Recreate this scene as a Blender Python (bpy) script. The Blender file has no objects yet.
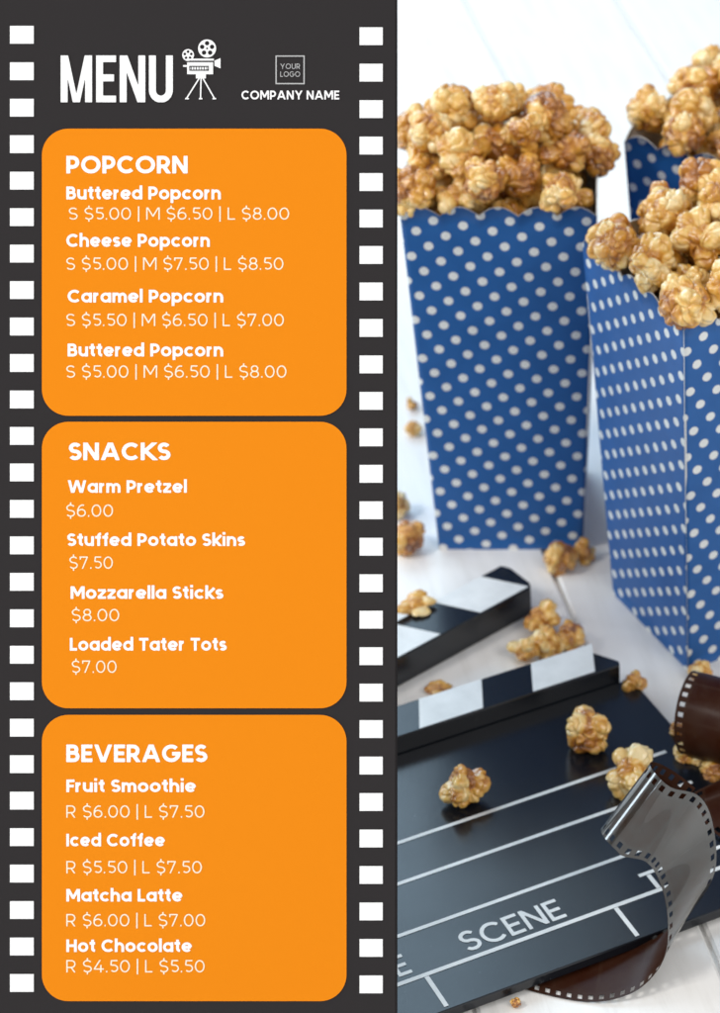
import bpy, bmesh, math, random
import numpy as np
from mathutils import Vector, Matrix, noise, Euler
from math import sin, cos, radians, pi, sqrt, atan2, hypot

S = bpy.context.scene
C = S.collection
random.seed(7)

# ------------------------------------------------------------------ camera
PITCH, FPX, CAMH, PX, PY = radians(34), 2800.0, 0.82, 650.0, 506.5
R_ = Vector((1, 0, 0)); U_ = Vector((0, sin(PITCH), cos(PITCH))); F_ = Vector((0, cos(PITCH), -sin(PITCH)))
cam = bpy.data.cameras.new('camera')
cam_o = bpy.data.objects.new('camera', cam); C.objects.link(cam_o)
cam_o.location = (0, 0, CAMH); cam_o.rotation_euler = (pi / 2 - PITCH, 0, 0)
cam.sensor_fit = 'VERTICAL'; cam.sensor_height = 24; cam.sensor_width = 24
cam.lens = FPX * 24 / 1013
cam.shift_x = (360 - PX) / 1013
cam.clip_start = 0.01; cam.clip_end = 100
cam.dof.use_dof = True; cam.dof.focus_distance = 1.135; cam.dof.aperture_fstop = 7.5
S.camera = cam_o

# ------------------------------------------------------------------ light
W = bpy.data.worlds.new('World'); S.world = W; W.use_nodes = True
bg = W.node_tree.nodes['Background']
# room surroundings: bright walls behind the viewer, dim beyond the table
_t = W.node_tree; _g = _t.nodes.new('ShaderNodeTexCoord'); _x = _t.nodes.new('ShaderNodeSeparateXYZ')
_r = _t.nodes.new('ShaderNodeMapRange'); _t.links.new(_g.outputs['Generated'], _x.inputs[0]); _t.links.new(_x.outputs[1], _r.inputs[0])
for _i, _v in ((1, -0.5), (2, 0.6), (3, 0.80), (4, 0.27)): _r.inputs[_i].default_value = _v
_t.links.new(_r.outputs[0], bg.inputs[1]); bg.inputs[0].default_value = (0.97, 0.98, 1.0, 1)
S.view_settings.view_transform = 'Standard'; S.view_settings.look = 'None'
S.view_settings.exposure = 0; S.view_settings.gamma = 1

def area(name, loc, target, sx, sy, power, col):
    l = bpy.data.lights.new(name, 'AREA'); l.shape = 'RECTANGLE'; l.size = sx; l.size_y = sy
    l.energy = power; l.color = col
    o = bpy.data.objects.new(name, l); C.objects.link(o); o.location = loc
    o.rotation_euler = (Vector(target) - Vector(loc)).to_track_quat('-Z', 'Y').to_euler()
    return o
area('window_light', (-1.75, 4.0, 2.3), (-0.1, 1.2, 0.0), 2.9, 2.8, 108, (0.56, 0.80, 1.0))
area('added_upper_left_light', (-1.9, 0.1, 2.35), (0.0, 1.0, 0.05), 0.7, 0.7, 38, (1.0, 0.96, 0.91))  # unseen lamp, added to streak the film curl and brighten the near table
for _y in (0.75, 1.85): area('side_window_light', (-3.0, _y, 1.05), (0.0, 1.0, 0.1), 0.42, 1.8, 27, (0.74, 0.88, 1.0))
area('room_light', (2.2, -1.7, 3.0), (-0.1, 1.1, 0.1), 2.2, 2.2, 60, (1.0, 0.96, 0.91))

# ------------------------------------------------------------------ helpers
def at(x, y, h=0.0):
    """point of the plane z = h seen at pixel x, y of the photograph"""
    d = F_ + R_ * ((x - PX) / FPX) - U_ * ((y - PY) / FPX)
    return Vector((0, 0, CAMH)) + d * ((h - CAMH) / d.z)

def at_depth(x, y, Z):
    return Vector((0, 0, CAMH)) + (F_ + R_ * ((x - PX) / FPX) - U_ * ((y - PY) / FPX)) * Z

def tag(o, label=None, cat=None, group=None, kind=None):
    if label: o['label'] = label
    if cat: o['category'] = cat
    if group: o['group'] = group
    if kind: o['kind'] = kind
    return o

def empty(name, loc=(0, 0, 0), rot=(0, 0, 0)):
    o = bpy.data.objects.new(name, None); C.objects.link(o)
    o.location = loc; o.rotation_euler = rot; o.empty_display_size = 0.02
    return o

def mesh_obj(name, verts, faces, mats, parent=None, smooth=False, midx=None):
    me = bpy.data.meshes.new(name)
    me.from_pydata([tuple(v) for v in verts], [], faces)
    for m in (mats if isinstance(mats, (list, tuple)) else [mats]): me.materials.append(m)
    if smooth: me.polygons.foreach_set('use_smooth', [True] * len(me.polygons))
    if midx: me.polygons.foreach_set('material_index', midx)
    me.update()
    o = bpy.data.objects.new(name, me); C.objects.link(o)
    if parent: o.parent = parent
    return o

def bm_obj(name, bm, mats, parent=None, smooth=False):
    me = bpy.data.meshes.new(name); bm.to_mesh(me); bm.free()
    for m in (mats if isinstance(mats, (list, tuple)) else [mats]): me.materials.append(m)
    if smooth: me.polygons.foreach_set('use_smooth', [True] * len(me.polygons))
    o = bpy.data.objects.new(name, me); C.objects.link(o)
    if parent: o.parent = parent
    return o

def prism_bm(poly, z0, z1, bevel=0.0, seg=2):
    """extruded polygon (xy list) between z0 and z1"""
    bm = bmesh.new()
    lo = [bm.verts.new((x, y, z0)) for x, y in poly]; hi = [bm.verts.new((x, y, z1)) for x, y in poly]
    n = len(poly)
    bm.faces.new(list(reversed(lo))); bm.faces.new(hi)
    for i in range(n): bm.faces.new((lo[i], lo[(i + 1) % n], hi[(i + 1) % n], hi[i]))
    bmesh.ops.recalc_face_normals(bm, faces=bm.faces)
    if bevel: bmesh.ops.bevel(bm, geom=list(bm.edges), offset=bevel, segments=seg, affect='EDGES', profile=0.5)
    return bm

# ------------------------------------------------------------------ materials
def mat(name, col=(0.5, 0.5, 0.5), rough=0.5, spec=0.5, metal=0.0):
    m = bpy.data.materials.new(name); m.use_nodes = True
    b = m.node_tree.nodes['Principled BSDF']
    b.inputs['Base Color'].default_value = (*col, 1); b.inputs['Roughness'].default_value = rough
    b.inputs['Specular IOR Level'].default_value = spec; b.inputs['Metallic'].default_value = metal
    return m, m.node_tree, b

class NT:
    """small node-building helper"""
    def __init__(s, t): s.t = t
    def n(s, typ, **kw):
        nd = s.t.nodes.new(typ)
        for k, v in kw.items(): setattr(nd, k, v)
        return nd
    def link(s, a, b): s.t.links.new(a, b)
    def math(s, op, a, b=None, c=None):
        nd = s.n('ShaderNodeMath', operation=op)
        for i, v in enumerate((a, b, c)):
            if v is None: continue
            if isinstance(v, (int, float)): nd.inputs[i].default_value = v
            else: s.link(v, nd.inputs[i])
        return nd.outputs[0]
    def ramp(s, fac, stops):
        nd = s.n('ShaderNodeValToRGB'); cr = nd.color_ramp
        while len(cr.elements) < len(stops): cr.elements.new(0.5)
        for e, (p, c) in zip(cr.elements, stops):
            e.position = p; e.color = (*c, 1) if len(c) == 3 else c
        s.link(fac, nd.inputs[0]); return nd.outputs[0]
    def noise(s, scale, detail=3, rough=0.5, vec=None, coord='Object'):
        nd = s.n('ShaderNodeTexNoise'); nd.inputs['Scale'].default_value = scale
        nd.inputs['Detail'].default_value = detail; nd.inputs['Roughness'].default_value = rough
        if vec is None: vec = s.n('ShaderNodeTexCoord').outputs[coord]
        s.link(vec, nd.inputs['Vector']); return nd.outputs[0]
    def bump(s, h, bsdf, strength=0.3, dist=0.001):
        nd = s.n('ShaderNodeBump'); nd.inputs['Strength'].default_value = strength
        nd.inputs['Distance'].default_value = dist
        s.link(h, nd.inputs['Height']); s.link(nd.outputs[0], bsdf.inputs['Normal'])
    def mix(s, fac, a, b):
        nd = s.n('ShaderNodeMix', data_type='RGBA')
        for sock, v in ((nd.inputs[0], fac), (nd.inputs[6], a), (nd.inputs[7], b)):
            if isinstance(v, (int, float)): sock.default_value = v
            elif isinstance(v, tuple): sock.default_value = (*v, 1)
            else: s.link(v, sock)
        return nd.outputs[2]

# printed board
M_BOARD, _, _ = mat('board_charcoal_print', (0.030, 0.0275, 0.0283), 1.0, 0.0)
M_ORANGE, _, _ = mat('board_orange_print', (0.715, 0.216, 0.0088), 1.0, 0.0)
M_WHITE, _, _ = mat('board_white_print', (0.80, 0.80, 0.80), 1.0, 0.0)
M_CREAM, _, _ = mat('board_cream_print', (0.80, 0.73, 0.58), 1.0, 0.0)
M_STRUT, _, _ = mat('board_strut', (0.05, 0.05, 0.05), 0.6)

# painted table planks
M_TABLE, t, b = mat('white_painted_planks', (0.78, 0.79, 0.80), 0.38, 0.35)
k = NT(t); co = k.n('ShaderNodeTexCoord').outputs['Object']
mp = k.n('ShaderNodeMapping'); mp.inputs['Scale'].default_value = (14, 1.3, 1); k.link(co, mp.inputs[0])
gr = k.noise(9, 6, 0.62, mp.outputs[0]); bl = k.noise(7, 3, 0.5, co)
k.link(k.mix(k.math('MULTIPLY', bl, 0.75), k.ramp(gr, [(0.28, (0.70, 0.69, 0.67)), (0.46, (0.84, 0.84, 0.825)), (0.62, (0.88, 0.88, 0.87))]), (0.87, 0.85, 0.82)), b.inputs['Base Color'])
k.link(k.math('MULTIPLY_ADD', gr, 0.22, 0.26), b.inputs['Roughness'])
k.bump(gr, b, 0.25, 0.0006)

# polka-dot card: square lattice of dots turned by 33 degrees, in metres of the UV map
M_DOTS, t, b = mat('blue_card_with_white_dots', (0.02, 0.10, 0.33), 0.45, 0.3)
k = NT(t); uv = k.n('ShaderNodeTexCoord').outputs['UV']
mp = k.n('ShaderNodeMapping'); mp.inputs['Rotation'].default_value = (0, 0, radians(-33.3))
sc_ = 1 / 0.0100; mp.inputs['Scale'].default_value = (sc_, sc_, sc_); k.link(uv, mp.inputs[0])
fr = k.n('ShaderNodeVectorMath', operation='FRACTION'); k.link(mp.outputs[0], fr.inputs[0])
sb = k.n('ShaderNodeVectorMath', operation='SUBTRACT'); k.link(fr.outputs[0], sb.inputs[0]); sb.inputs[1].default_value = (0.5, 0.5, 0)
mz = k.n('ShaderNodeVectorMath', operation='MULTIPLY'); k.link(sb.outputs[0], mz.inputs[0]); mz.inputs[1].default_value = (1, 1, 0)
ln = k.n('ShaderNodeVectorMath', operation='LENGTH'); k.link(mz.outputs[0], ln.inputs[0])
wob = k.noise(900, 2, 0.5, uv)
dist = k.math('ADD', ln.outputs['Value'], k.math('MULTIPLY_ADD', wob, 0.05, -0.025))
msk = k.ramp(dist, [(0.212, (1, 1, 1)), (0.242, (0, 0, 0))])
mottle = k.noise(60, 4, 0.6, uv)
blue = k.ramp(mottle, [(0.3, (0.012, 0.088, 0.285)), (0.7, (0.017, 0.106, 0.335))])
white = k.ramp(mottle, [(0.3, (0.64, 0.66, 0.66)), (0.7, (0.72, 0.74, 0.73))])
k.link(k.mix(msk, blue, white), b.inputs['Base Color'])
k.bump(k.noise(1500, 2, 0.5, uv), b, 0.06, 0.0003)
M_CARD, t, b = mat('white_card_back', (0.70, 0.69, 0.67), 0.7, 0.3)

# caramel popcorn: per-vertex 'caramel' tells how thickly a lobe is glazed
def popcorn_mat():
    m, t, b = mat('caramel_glaze', (0.5, 0.25, 0.06), 0.32, 0.5)
    k = NT(t)
    at_ = k.n('ShaderNodeAttribute', attribute_name='caramel').outputs['Fac']
    rnd = k.n('ShaderNodeObjectInfo').outputs['Random']
    ns = k.noise(210, 4, 0.6)
    v = k.math('ADD', at_, k.math('MULTIPLY_ADD', ns, 0.75, -0.40))
    v = k.math('ADD', v, k.math('MULTIPLY_ADD', rnd, 0.30, -0.11))
    col = k.ramp(v, [(0.0, (0.86, 0.68, 0.36)), (0.28, (0.80, 0.52, 0.155)), (0.52, (0.68, 0.340, 0.045)), (0.78, (0.42, 0.150, 0.014)), (1.0, (0.20, 0.062, 0.010))])
    k.link(col, b.inputs['Base Color'])
    k.link(k.math('MULTIPLY_ADD', k.noise(300, 3), 0.30, 0.08), b.inputs['Roughness'])
    b.inputs['Subsurface Weight'].default_value = 0.08
    b.inputs['Subsurface Radius'].default_value = (0.0035, 0.0016, 0.0006)
    b.inputs['Subsurface Scale'].default_value = 1.0
    b.inputs['Coat Weight'].default_value = 1.0; b.inputs['Coat Roughness'].default_value = 0.09
    k.bump(k.noise(420, 3, 0.5), b, 0.20, 0.0005)
    return m
M_POP = popcorn_mat()

# clapperboard
M_BLACK, t, b = mat('satin_black_paint', (0.006, 0.008, 0.012), 0.22, 0.56)
k = NT(t); sm = k.noise(22, 4, 0.6); k.link(k.math('MULTIPLY_ADD', sm, 0.12, 0.16), b.inputs['Roughness'])
k.bump(k.noise(420, 3, 0.6), b, 0.05, 0.0003)
# scuffs and chalk dust: thin stretched scratches and small specks
mp = k.n('ShaderNodeMapping'); mp.inputs['Scale'].default_value = (260, 14, 1); mp.inputs['Rotation'].default_value = (0, 0, 0.7)
k.link(k.n('ShaderNodeTexCoord').outputs['Object'], mp.inputs[0])
scr = k.ramp(k.noise(1.0, 2, 0.5, mp.outputs[0]), [(0.70, (0, 0, 0)), (0.76, (1, 1, 1))])
spk = k.ramp(k.noise(700, 1, 0.4), [(0.76, (0, 0, 0)), (0.80, (1, 1, 1))])
patch = k.ramp(k.noise(18, 3, 0.6), [(0.45, (0, 0, 0)), (0.7, (1, 1, 1))])
k.link(k.mix(k.math('MULTIPLY', k.math('MAXIMUM', k.math('MULTIPLY', scr, 0.10), k.math('MULTIPLY', spk, 0.35)), patch), (0.006, 0.008, 0.012), (0.30, 0.31, 0.32)), b.inputs['Base Color'])
M_CLAPW, t, b = mat('clapper_white_paint', (0.74, 0.76, 0.76), 0.4, 0.4)
k = NT(t); k.link(k.ramp(k.noise(70, 4, 0.6), [(0.3, (0.66, 0.68, 0.68)), (0.65, (0.77, 0.79, 0.79))]), b.inputs['Base Color'])
M_STEEL, _, _ = mat('hinge_steel', (0.6, 0.6, 0.6), 0.3, 0.5, 1.0)

# film: perforated along both edges (UV: u across 0..1, v along in metres)
def film_mat(name, col, rough, metal, trans, spec=0.6, coat=0.0):
    m, t, b = mat(name, col, rough, spec, metal)
    b.inputs['Coat Weight'].default_value = coat; b.inputs['Coat Roughness'].default_value = 0.04; b.inputs['Coat IOR'].default_value = 1.62
    k = NT(t); uv = k.n('ShaderNodeSeparateXYZ'); k.link(k.n('ShaderNodeTexCoord').outputs['UV'], uv.inputs[0])
    du = k.math('ABSOLUTE', k.math('SUBTRACT', uv.outputs[0], 0.5))             # 0 centre .. .5 edge
    inu = k.math('LESS_THAN', k.math('ABSOLUTE', k.math('SUBTRACT', du, 0.425)), 0.036)
    fv = k.math('ABSOLUTE', k.math('SUBTRACT', k.math('FRACT', k.math('DIVIDE', uv.outputs[1], 0.00475)), 0.5))
    hole = k.math('MULTIPLY', inu, k.math('LESS_THAN', fv, 0.215))
    # faint frame lines between the exposures
    fr = k.math('ABSOLUTE', k.math('SUBTRACT', k.math('FRACT', k.math('DIVIDE', uv.outputs[1], 0.019)), 0.5))
    inner = k.math('LESS_THAN', du, 0.35)
    img = k.math('MULTIPLY', inner, k.math('LESS_THAN', fr, 0.46))
    c2 = k.mix(k.math('MULTIPLY', img, k.ramp(k.noise(90, 4, 0.6), [(0.35, (0, 0, 0)), (0.65, (1, 1, 1))])), col, (col[0] * 0.75, col[1] * 0.45, col[2] * 0.3))
    k.link(c2, b.inputs['Base Color'])
    k.link(k.math('MULTIPLY_ADD', k.noise(160, 4, 0.6), 0.14, rough - 0.05), b.inputs['Roughness'])
    k.bump(k.noise(45, 3), b, 0.12, 0.002)
    tr = k.n('ShaderNodeBsdfTransparent'); mx = k.n('ShaderNodeMixShader'); out = t.nodes['Material Output']
    k.link(k.math('MAXIMUM', hole, trans), mx.inputs[0]); k.link(b.outputs[0], mx.inputs[1]); k.link(tr.outputs[0], mx.inputs[2])
    k.link(mx.outputs[0], out.inputs['Surface'])
    return m
M_FILM_OUT = film_mat('film_grey_side', (0.040, 0.038, 0.034), 0.16, 0.0, 0.14, 0.5, 1.0)
M_FILM_IN = film_mat('film_brown_side', (0.040, 0.016, 0.009), 0.28, 0.0, 0.05, 0.10)

# ------------------------------------------------------------------ table (the surface everything rests on)
def build_table():
    d = Vector((0.1047, -0.386)).normalized()          # plank direction
    ang = atan2(d.y, d.x) + pi / 2
    gap0 = at(548, 558)
    bm = bmesh.new()
    wdt, gap, dep = 0.105, 0.0022, 0.004
    def profile(i): return i * wdt
    for i in range(-14, 16):
        x0 = i * wdt + gap / 2; x1 = (i + 1) * wdt - gap / 2
        prof = [(x0, -dep), (x0, -0.0012), (x0 + 0.0012, 0), (x1 - 0.0012, 0), (x1, -0.0012), (x1, -dep), (x1 + gap, -dep)]
        y0, y1 = -1.2, 1.9
        a = [bm.verts.new((x, y0, z)) for x, z in prof]; c = [bm.verts.new((x, y1, z)) for x, z in prof]
        for j in range(len(prof) - 1): bm.faces.new((a[j], a[j + 1], c[j + 1], c[j]))
    bmesh.ops.recalc_face_normals(bm, faces=bm.faces)
    for f in bm.faces:
        if f.normal.z < -0.1: f.normal_flip()
    o = bm_obj('tabletop', bm, M_TABLE)
    o.location = (gap0.x, gap0.y, 0); o.rotation_euler = (0, 0, ang)
    tag(o, kind='structure')
build_table()

# ------------------------------------------------------------------ stroke lettering
def arc(cx, cy, rx, ry, a0, a1, n=None):
    n = n or max(4, int(abs(a1 - a0) / 9))
    return [(cx + rx * cos(radians(a0 + (a1 - a0) * i / n)), cy + ry * sin(radians(a0 + (a1 - a0) * i / n))) for i in range(n + 1)]

def glyph(ch, w):
    """strokes (polylines) of a letter, cap height 1, stroke w -> (strokes, width, clip)"""
    h = w / 2; xh = 0.775; c = (-9, 9)
    T = 1 - h
    def bowl(x0, xr, y0, y1):
        r = (y1 - y0) / 2; rx = min(r, xr - x0)
        return [(x0, y1)] + arc(xr - rx, (y0 + y1) / 2, rx, r, 90, -90) + [(x0, y0)]
    if ch == ' ': return [], 0.34, c
    if ch == '|': return [[(h, -0.16), (h, 1.1)]], w, c
    if ch == '.': return [[(h * 1.1, 0), (h * 1.1, w * 1.25)]], w * 1.2, c
    if ch == 'A': return [[(h * .9, -.05), (.5, 1.06), (1 - h * .9, -.05)], [(.2, .3), (.8, .3)]], 1.0, (0, 1)
    if ch == 'B': return [[(h, 0), (h, 1)], bowl(h, .66 - h, .53, T), bowl(h, .72 - h, h, .53)], .72, c
    if ch == 'C': return [arc(.5, .5, .5 - h, .5 - h, 43, 317)], .90, c
    if ch == 'E': return [[(h, 0), (h, 1)], [(h, T), (.6, T)], [(h, .5), (.55, .5)], [(h, h), (.6, h)]], .6, c
    if ch == 'F': return [[(h, 0), (h, 1)], [(h, T), (.58, T)], [(h, .48), (.53, .48)]], .56, c
    if ch == 'G': return [arc(.5, .5, .5 - h, .5 - h, 45, 360) , [(.54, .5 - h * .2), (1, .5 - h * .2)]], 1.0, c
    if ch == 'H': return [[(h, 0), (h, 1)], [(.78 - h, 0), (.78 - h, 1)], [(h, .5), (.78 - h, .5)]], .78, c
    if ch == 'I': return [[(h, 0), (h, 1)]], w, c
    if ch == 'K': return [[(h, 0), (h, 1)], [(.82, 1.08), (h + w * .1, .42)], [(w * .9, .58), (.86, -.08)]], .80, (0, 1)
    if ch == 'L': return [[(h, 0), (h, 1)], [(h, h), (.56, h)]], .56, c
    if ch == 'M': return [[(h, 0), (h, 1)], [(1.02 - h, 0), (1.02 - h, 1)], [(h * .8, 1.1), (.51, .28), (1.02 - h * .8, 1.1)]], 1.02, (0, 1)
    if ch == 'N': return [[(h, 0), (h, 1)], [(.82 - h, 0), (.82 - h, 1)], [(h * .8, 1.02), (.82 - h * .8, -.02)]], .82, (0, 1)
    if ch == 'O': return [arc(.52, .5, .52 - h, .5 - h, 0, 360)], 1.04, c
    if ch == 'P': return [[(h, 0), (h, 1)], bowl(h, .70 - h, .37, T)], .70, c
    if ch == 'R': return [[(h, 0), (h, 1)], bowl(h, .70 - h, .40, T), [(.34, .44), (.68, -.06)]], .73, (0, 1)
    if ch == 'S':
        k = .66
        up = arc(k / 2, (.5 + T) / 2, k / 2 - h, (T - .5) / 2, 28, 270); lo = arc(k / 2, (.5 + h) / 2, k / 2 - h + .01, (.5 - h) / 2, 90, -152)
        return [up + lo[1:]], k, c
    if ch == 'T': return [[(.36, 0), (.36, 1)], [(0, T), (.72, T)]], .72, c
    if ch == 'U': return [[(h, 1), (h, .36)] + arc(.39, .36, .39 - h, .36 - h, 180, 360)[1:] + [(.78 - h, 1)]], .78, c
    if ch == 'V': return [[(h * .9, 1.05), (.49, -.06), (.98 - h * .9, 1.05)]], .98, (0, 1)
    if ch == 'W': return [[(h * .9, 1.05), (.36, -.06), (.68, 1.02), (1.0, -.06), (1.36 - h * .9, 1.05)]], 1.36, (0, 1)
    if ch == 'Y': return [[(h * .9, 1.05), (.46, .42), (.92 - h * .9, 1.05)], [(.46, 0), (.46, .45)]], .92, (0, 1)
    if ch == '$':
        s, k, _ = glyph('S', w)
        return s + [[(k / 2, 1), (k / 2, 1.16)], [(k / 2, -.16), (k / 2, 0)]], k, c
    if ch == '0': return [arc(.37, .5, .37 - h, .5 - h, 0, 360)], .74, c
    if ch == '4': return [[(.5, 1.05), (h * .6, .27)], [(0, .27), (.76, .27)], [(.53, 0), (.53, .6)]], .76, (0, 1)
    if ch == '5': return [[(.60, T), (.14, T), (.10, .60)], [(.09, .60)] + arc(.34, .33, .31 - h, .30 - h * 0.9, 90, -140)], .63, c
    if ch == '6': return [arc(.34, .32, .34 - h, .32 - h, 0, 360), arc(.43, .40, .43 - h, .60 - h, 180, 72)], .68, c
    if ch == '7': return [[(0, T), (.66 - h, T), (.22, 0)], [(h, T), (h, .74)]], .68, (0, 1)
    if ch == '8': return [arc(.34, .75 - h * .3, .29 - h, .25 - h * .6, 0, 360), arc(.34, .28 + h * .1, .34 - h, .28 - h * .8, 0, 360)], .68, c
    # lower case
    rx = .385 - h; ry = xh / 2 - h; cy = xh / 2
    if ch == 'a': return [arc(.385, cy, rx, ry, 0, 360), [(.77 - h, 0), (.77 - h, xh)]], .77, c
    if ch == 'c': return [arc(.385, cy, rx, ry, 42, 318)], .70, c
    if ch == 'd': return [arc(.385, cy, rx, ry, 0, 360), [(.77 - h, 0), (.77 - h, 1.08)]], .77, c
    if ch == 'e': return [arc(.385, cy, rx, ry, -40, -360), [(w * .6, cy - h * .1), (.77 - h * .8, cy - h * .1)]], .76, c
    if ch == 'f': return [[(.15 + h, 0), (.15 + h, .82)] + arc(.15 + h + .2, .82, .2, .26 - h, 180, 95)[1:], [(0, xh - h * .8), (.42, xh - h * .8)]], .44, c
    if ch == 'h': return [[(h, 0), (h, 1.08)], [(h, .40)] + arc(.35, .40, .35 - h, xh - .40 - h, 180, 0)[1:] + [(.70 - h, 0)]], .70, c
    if ch == 'i': return [[(h * 1.1, 0), (h * 1.1, xh)], [(h * 1.1, .90), (h * 1.1, .90 + w * .95)]], w * 1.1, c
    if ch == 'k': return [[(h, 0), (h, 1.08)], [(.66, .86), (h + .02, .30)], [(w * .9, .46), (.68, -.08)]], .66, (0, xh) if False else (0, 1.08)
    if ch == 'l': return [[(h, 0), (h, 1.08)]], w, c
    if ch == 'm': return [[(h, 0), (h, xh)], [(h, .42)] + arc(.315, .42, .315 - h, xh - .42 - h, 180, 0)[1:] + [(.63 - h, 0)],
                          [(.63 - h, .42)] + arc(.63 - w + .315, .42, .315 - h, xh - .42 - h, 180, 0)[1:] + [(1.26 - w - h, 0)]], 1.26 - w, c
    if ch == 'n': return [[(h, 0), (h, xh)], [(h, .40)] + arc(.35, .40, .35 - h, xh - .40 - h, 180, 0)[1:] + [(.70 - h, 0)]], .70, c
    if ch == 'o': return [arc(.385, cy, rx, ry, 0, 360)], .77, c
    if ch == 'p': return [arc(.385, cy, rx, ry, 0, 360), [(h, -.27), (h, xh)]], .77, c
    if ch == 'r': return [[(h, 0), (h, xh)], [(h, .38)] + arc(.36, .38, .36 - h, xh - .38 - h, 180, 88)[1:]], .44, c
    if ch == 's':
        kk = .56; m = cy
        up = arc(kk / 2, (m + xh - h) / 2, kk / 2 - h, (xh - h - m) / 2, 25, 270); lo = arc(kk / 2, (m + h) / 2, kk / 2 - h + .01, (m - h) / 2, 90, -150)
        return [up + lo[1:]], kk, c
    if ch == 't': return [[(.12 + h, .98), (.12 + h, .25)] + arc(.12 + h + .2, .25, .2, .25 - h, 180, 268)[1:], [(0, xh - h * .8), (.42, xh - h * .8)]], .44, c
    if ch == 'u': return [[(h, xh), (h, .36)] + arc(.35, .36, .35 - h, .36 - h, 180, 360)[1:], [(.70 - h, 0), (.70 - h, xh)]], .70, c
    if ch == 'z': return [[(0.02, xh - h * .9), (.58, xh - h * .9)], [(.56, xh - w * .5), (.06, w * .5)], [(0.02, h * .9), (.6, h * .9)]], .61, (0, xh)
    raise ValueError(ch)

def sd_strokes(X, Y, strokes, w):
    D = np.full(X.shape, 9.0); h = w / 2
    for s in strokes:
        n = len(s); closed = hypot(s[0][0] - s[-1][0], s[0][1] - s[-1][1]) < 1e-6
        for i in range(n - 1):
            (x0, y0), (x1, y1) = s[i], s[i + 1]
            L = hypot(x1 - x0, y1 - y0)
            if L < 1e-9: continue
            ux, uy = (x1 - x0) / L, (y1 - y0) / L
            def ext(a, b_, c_):
                t1 = atan2(b_[1] - a[1], b_[0] - a[0]); t2 = atan2(c_[1] - b_[1], c_[0] - b_[0])
                d = abs((t2 - t1 + pi) % (2 * pi) - pi)
                return h * min(math.tan(min(d, 2.0) / 2), 0.45)
            e0 = ext(s[i - 1], s[i], s[i + 1]) if i > 0 else (ext(s[-2], s[0], s[1]) if closed else 0)
            e1 = ext(s[i], s[i + 1], s[i + 2]) if i < n - 2 else (ext(s[-2], s[-1], s[1]) if closed else 0)
            px = (X - x0) * ux + (Y - y0) * uy; py = -(X - x0) * uy + (Y - y0) * ux
            mid = (L + e1 - e0) / 2; half = (L + e0 + e1) / 2
            qx = np.abs(px - mid) - half; qy = np.abs(py) - h
            d = np.hypot(np.maximum(qx, 0), np.maximum(qy, 0)) + np.minimum(np.maximum(qx, qy), 0)
            D = np.minimum(D, d)
    return D

def march(fn, x0, x1, y0, y1, nx, ny):
    """filled region fn < 0 as polygons (marching squares; full cells merged along rows)"""
    xs = np.linspace(x0, x1, nx + 1); ys = np.linspace(y0, y1, ny + 1)
    X, Y = np.meshgrid(xs, ys); D = fn(X, Y); D = np.where(np.abs(D) < 1e-7, 1e-7, D)
    verts, faces, idx = [], [], {}
    def V(x, y):
        kk = (round(x * 1e5), round(y * 1e5))
        if kk not in idx: idx[kk] = len(verts); verts.append((x, y))
        return idx[kk]
    for j in range(ny):
        run = None
        for i in range(nx + 1):
            full = i < nx and D[j, i] < 0 and D[j, i + 1] < 0 and D[j + 1, i] < 0 and D[j + 1, i + 1] < 0
            if full:
                if run is None: run = i
                continue
            if run is not None:
                faces.append((V(xs[run], ys[j]), V(xs[i], ys[j]), V(xs[i], ys[j + 1]), V(xs[run], ys[j + 1]))); run = None
            if i == nx: break
            cs = [(xs[i], ys[j], D[j, i]), (xs[i + 1], ys[j], D[j, i + 1]), (xs[i + 1], ys[j + 1], D[j + 1, i + 1]), (xs[i], ys[j + 1], D[j + 1, i])]
            if all(q[2] > 0 for q in cs): continue
            poly = []
            for a in range(4):
                p, q = cs[a], cs[(a + 1) % 4]
                if p[2] < 0: poly.append(V(p[0], p[1]))
                if (p[2] < 0) != (q[2] < 0):
                    t_ = p[2] / (p[2] - q[2]); poly.append(V(p[0] + (q[0] - p[0]) * t_, p[1] + (q[1] - p[1]) * t_))
            poly = [v for n_, v in enumerate(poly) if v != poly[n_ - 1]]
            if len(poly) > 2: faces.append(tuple(poly))
    return verts, faces

_cache = {}
def glyph_mesh(ch, w, res):
    kk = (ch, w, res)
    if kk not in _cache:
        st, wd, clip = glyph(ch, w)
        if not st: _cache[kk] = ([], [], wd)
        else:
            def fn(X, Y):
                return np.maximum(np.maximum(sd_strokes(X, Y, st, w), clip[0] - Y), Y - clip[1])
            xa, xb, ya, yb = -.08, wd + .12, -.33, 1.22
            v, f = march(fn, xa, xb, ya, yb, max(6, int((xb - xa) * res)), int((yb - ya) * res))
            _cache[kk] = (v, f, wd)
    return _cache[kk]

def text_poly(txt, w, res=34, track=0.13, space=None):
    V, Fc, x = [], [], 0.0
    for n_, ch in enumerate(txt):
        v, f, wd = glyph_mesh(ch, w, res)
        if ch == ' ': x += (space or wd); continue
        off = len(V)
        V += [(a + x, b_) for a, b_ in v]; Fc += [tuple(i + off for i in q) for q in f]
        x += wd + track
    return V, Fc, x - track

# ------------------------------------------------------------------ menu board
BOT = 1085.0
Zb = (CAMH - 0.0037) / (sin(PITCH) + (BOT - PY) / FPX * cos(PITCH))
SB = Zb / FPX                                            # metres per photograph pixel on the board
bx0, bx1, by0 = -9.0, 396.2, -34.0
bxc = (bx0 + bx1) / 2
board = empty('menu_board', at_depth(bxc, BOT, Zb), (-PITCH, 0, 0))
tag(board, 'tall charcoal cinema menu board with orange price panels and film-strip squares', 'menu board')
def bl(x, y): return ((x - bxc) * SB, (BOT - y) * SB)     # board-local x, z of a photograph pixel

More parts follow.
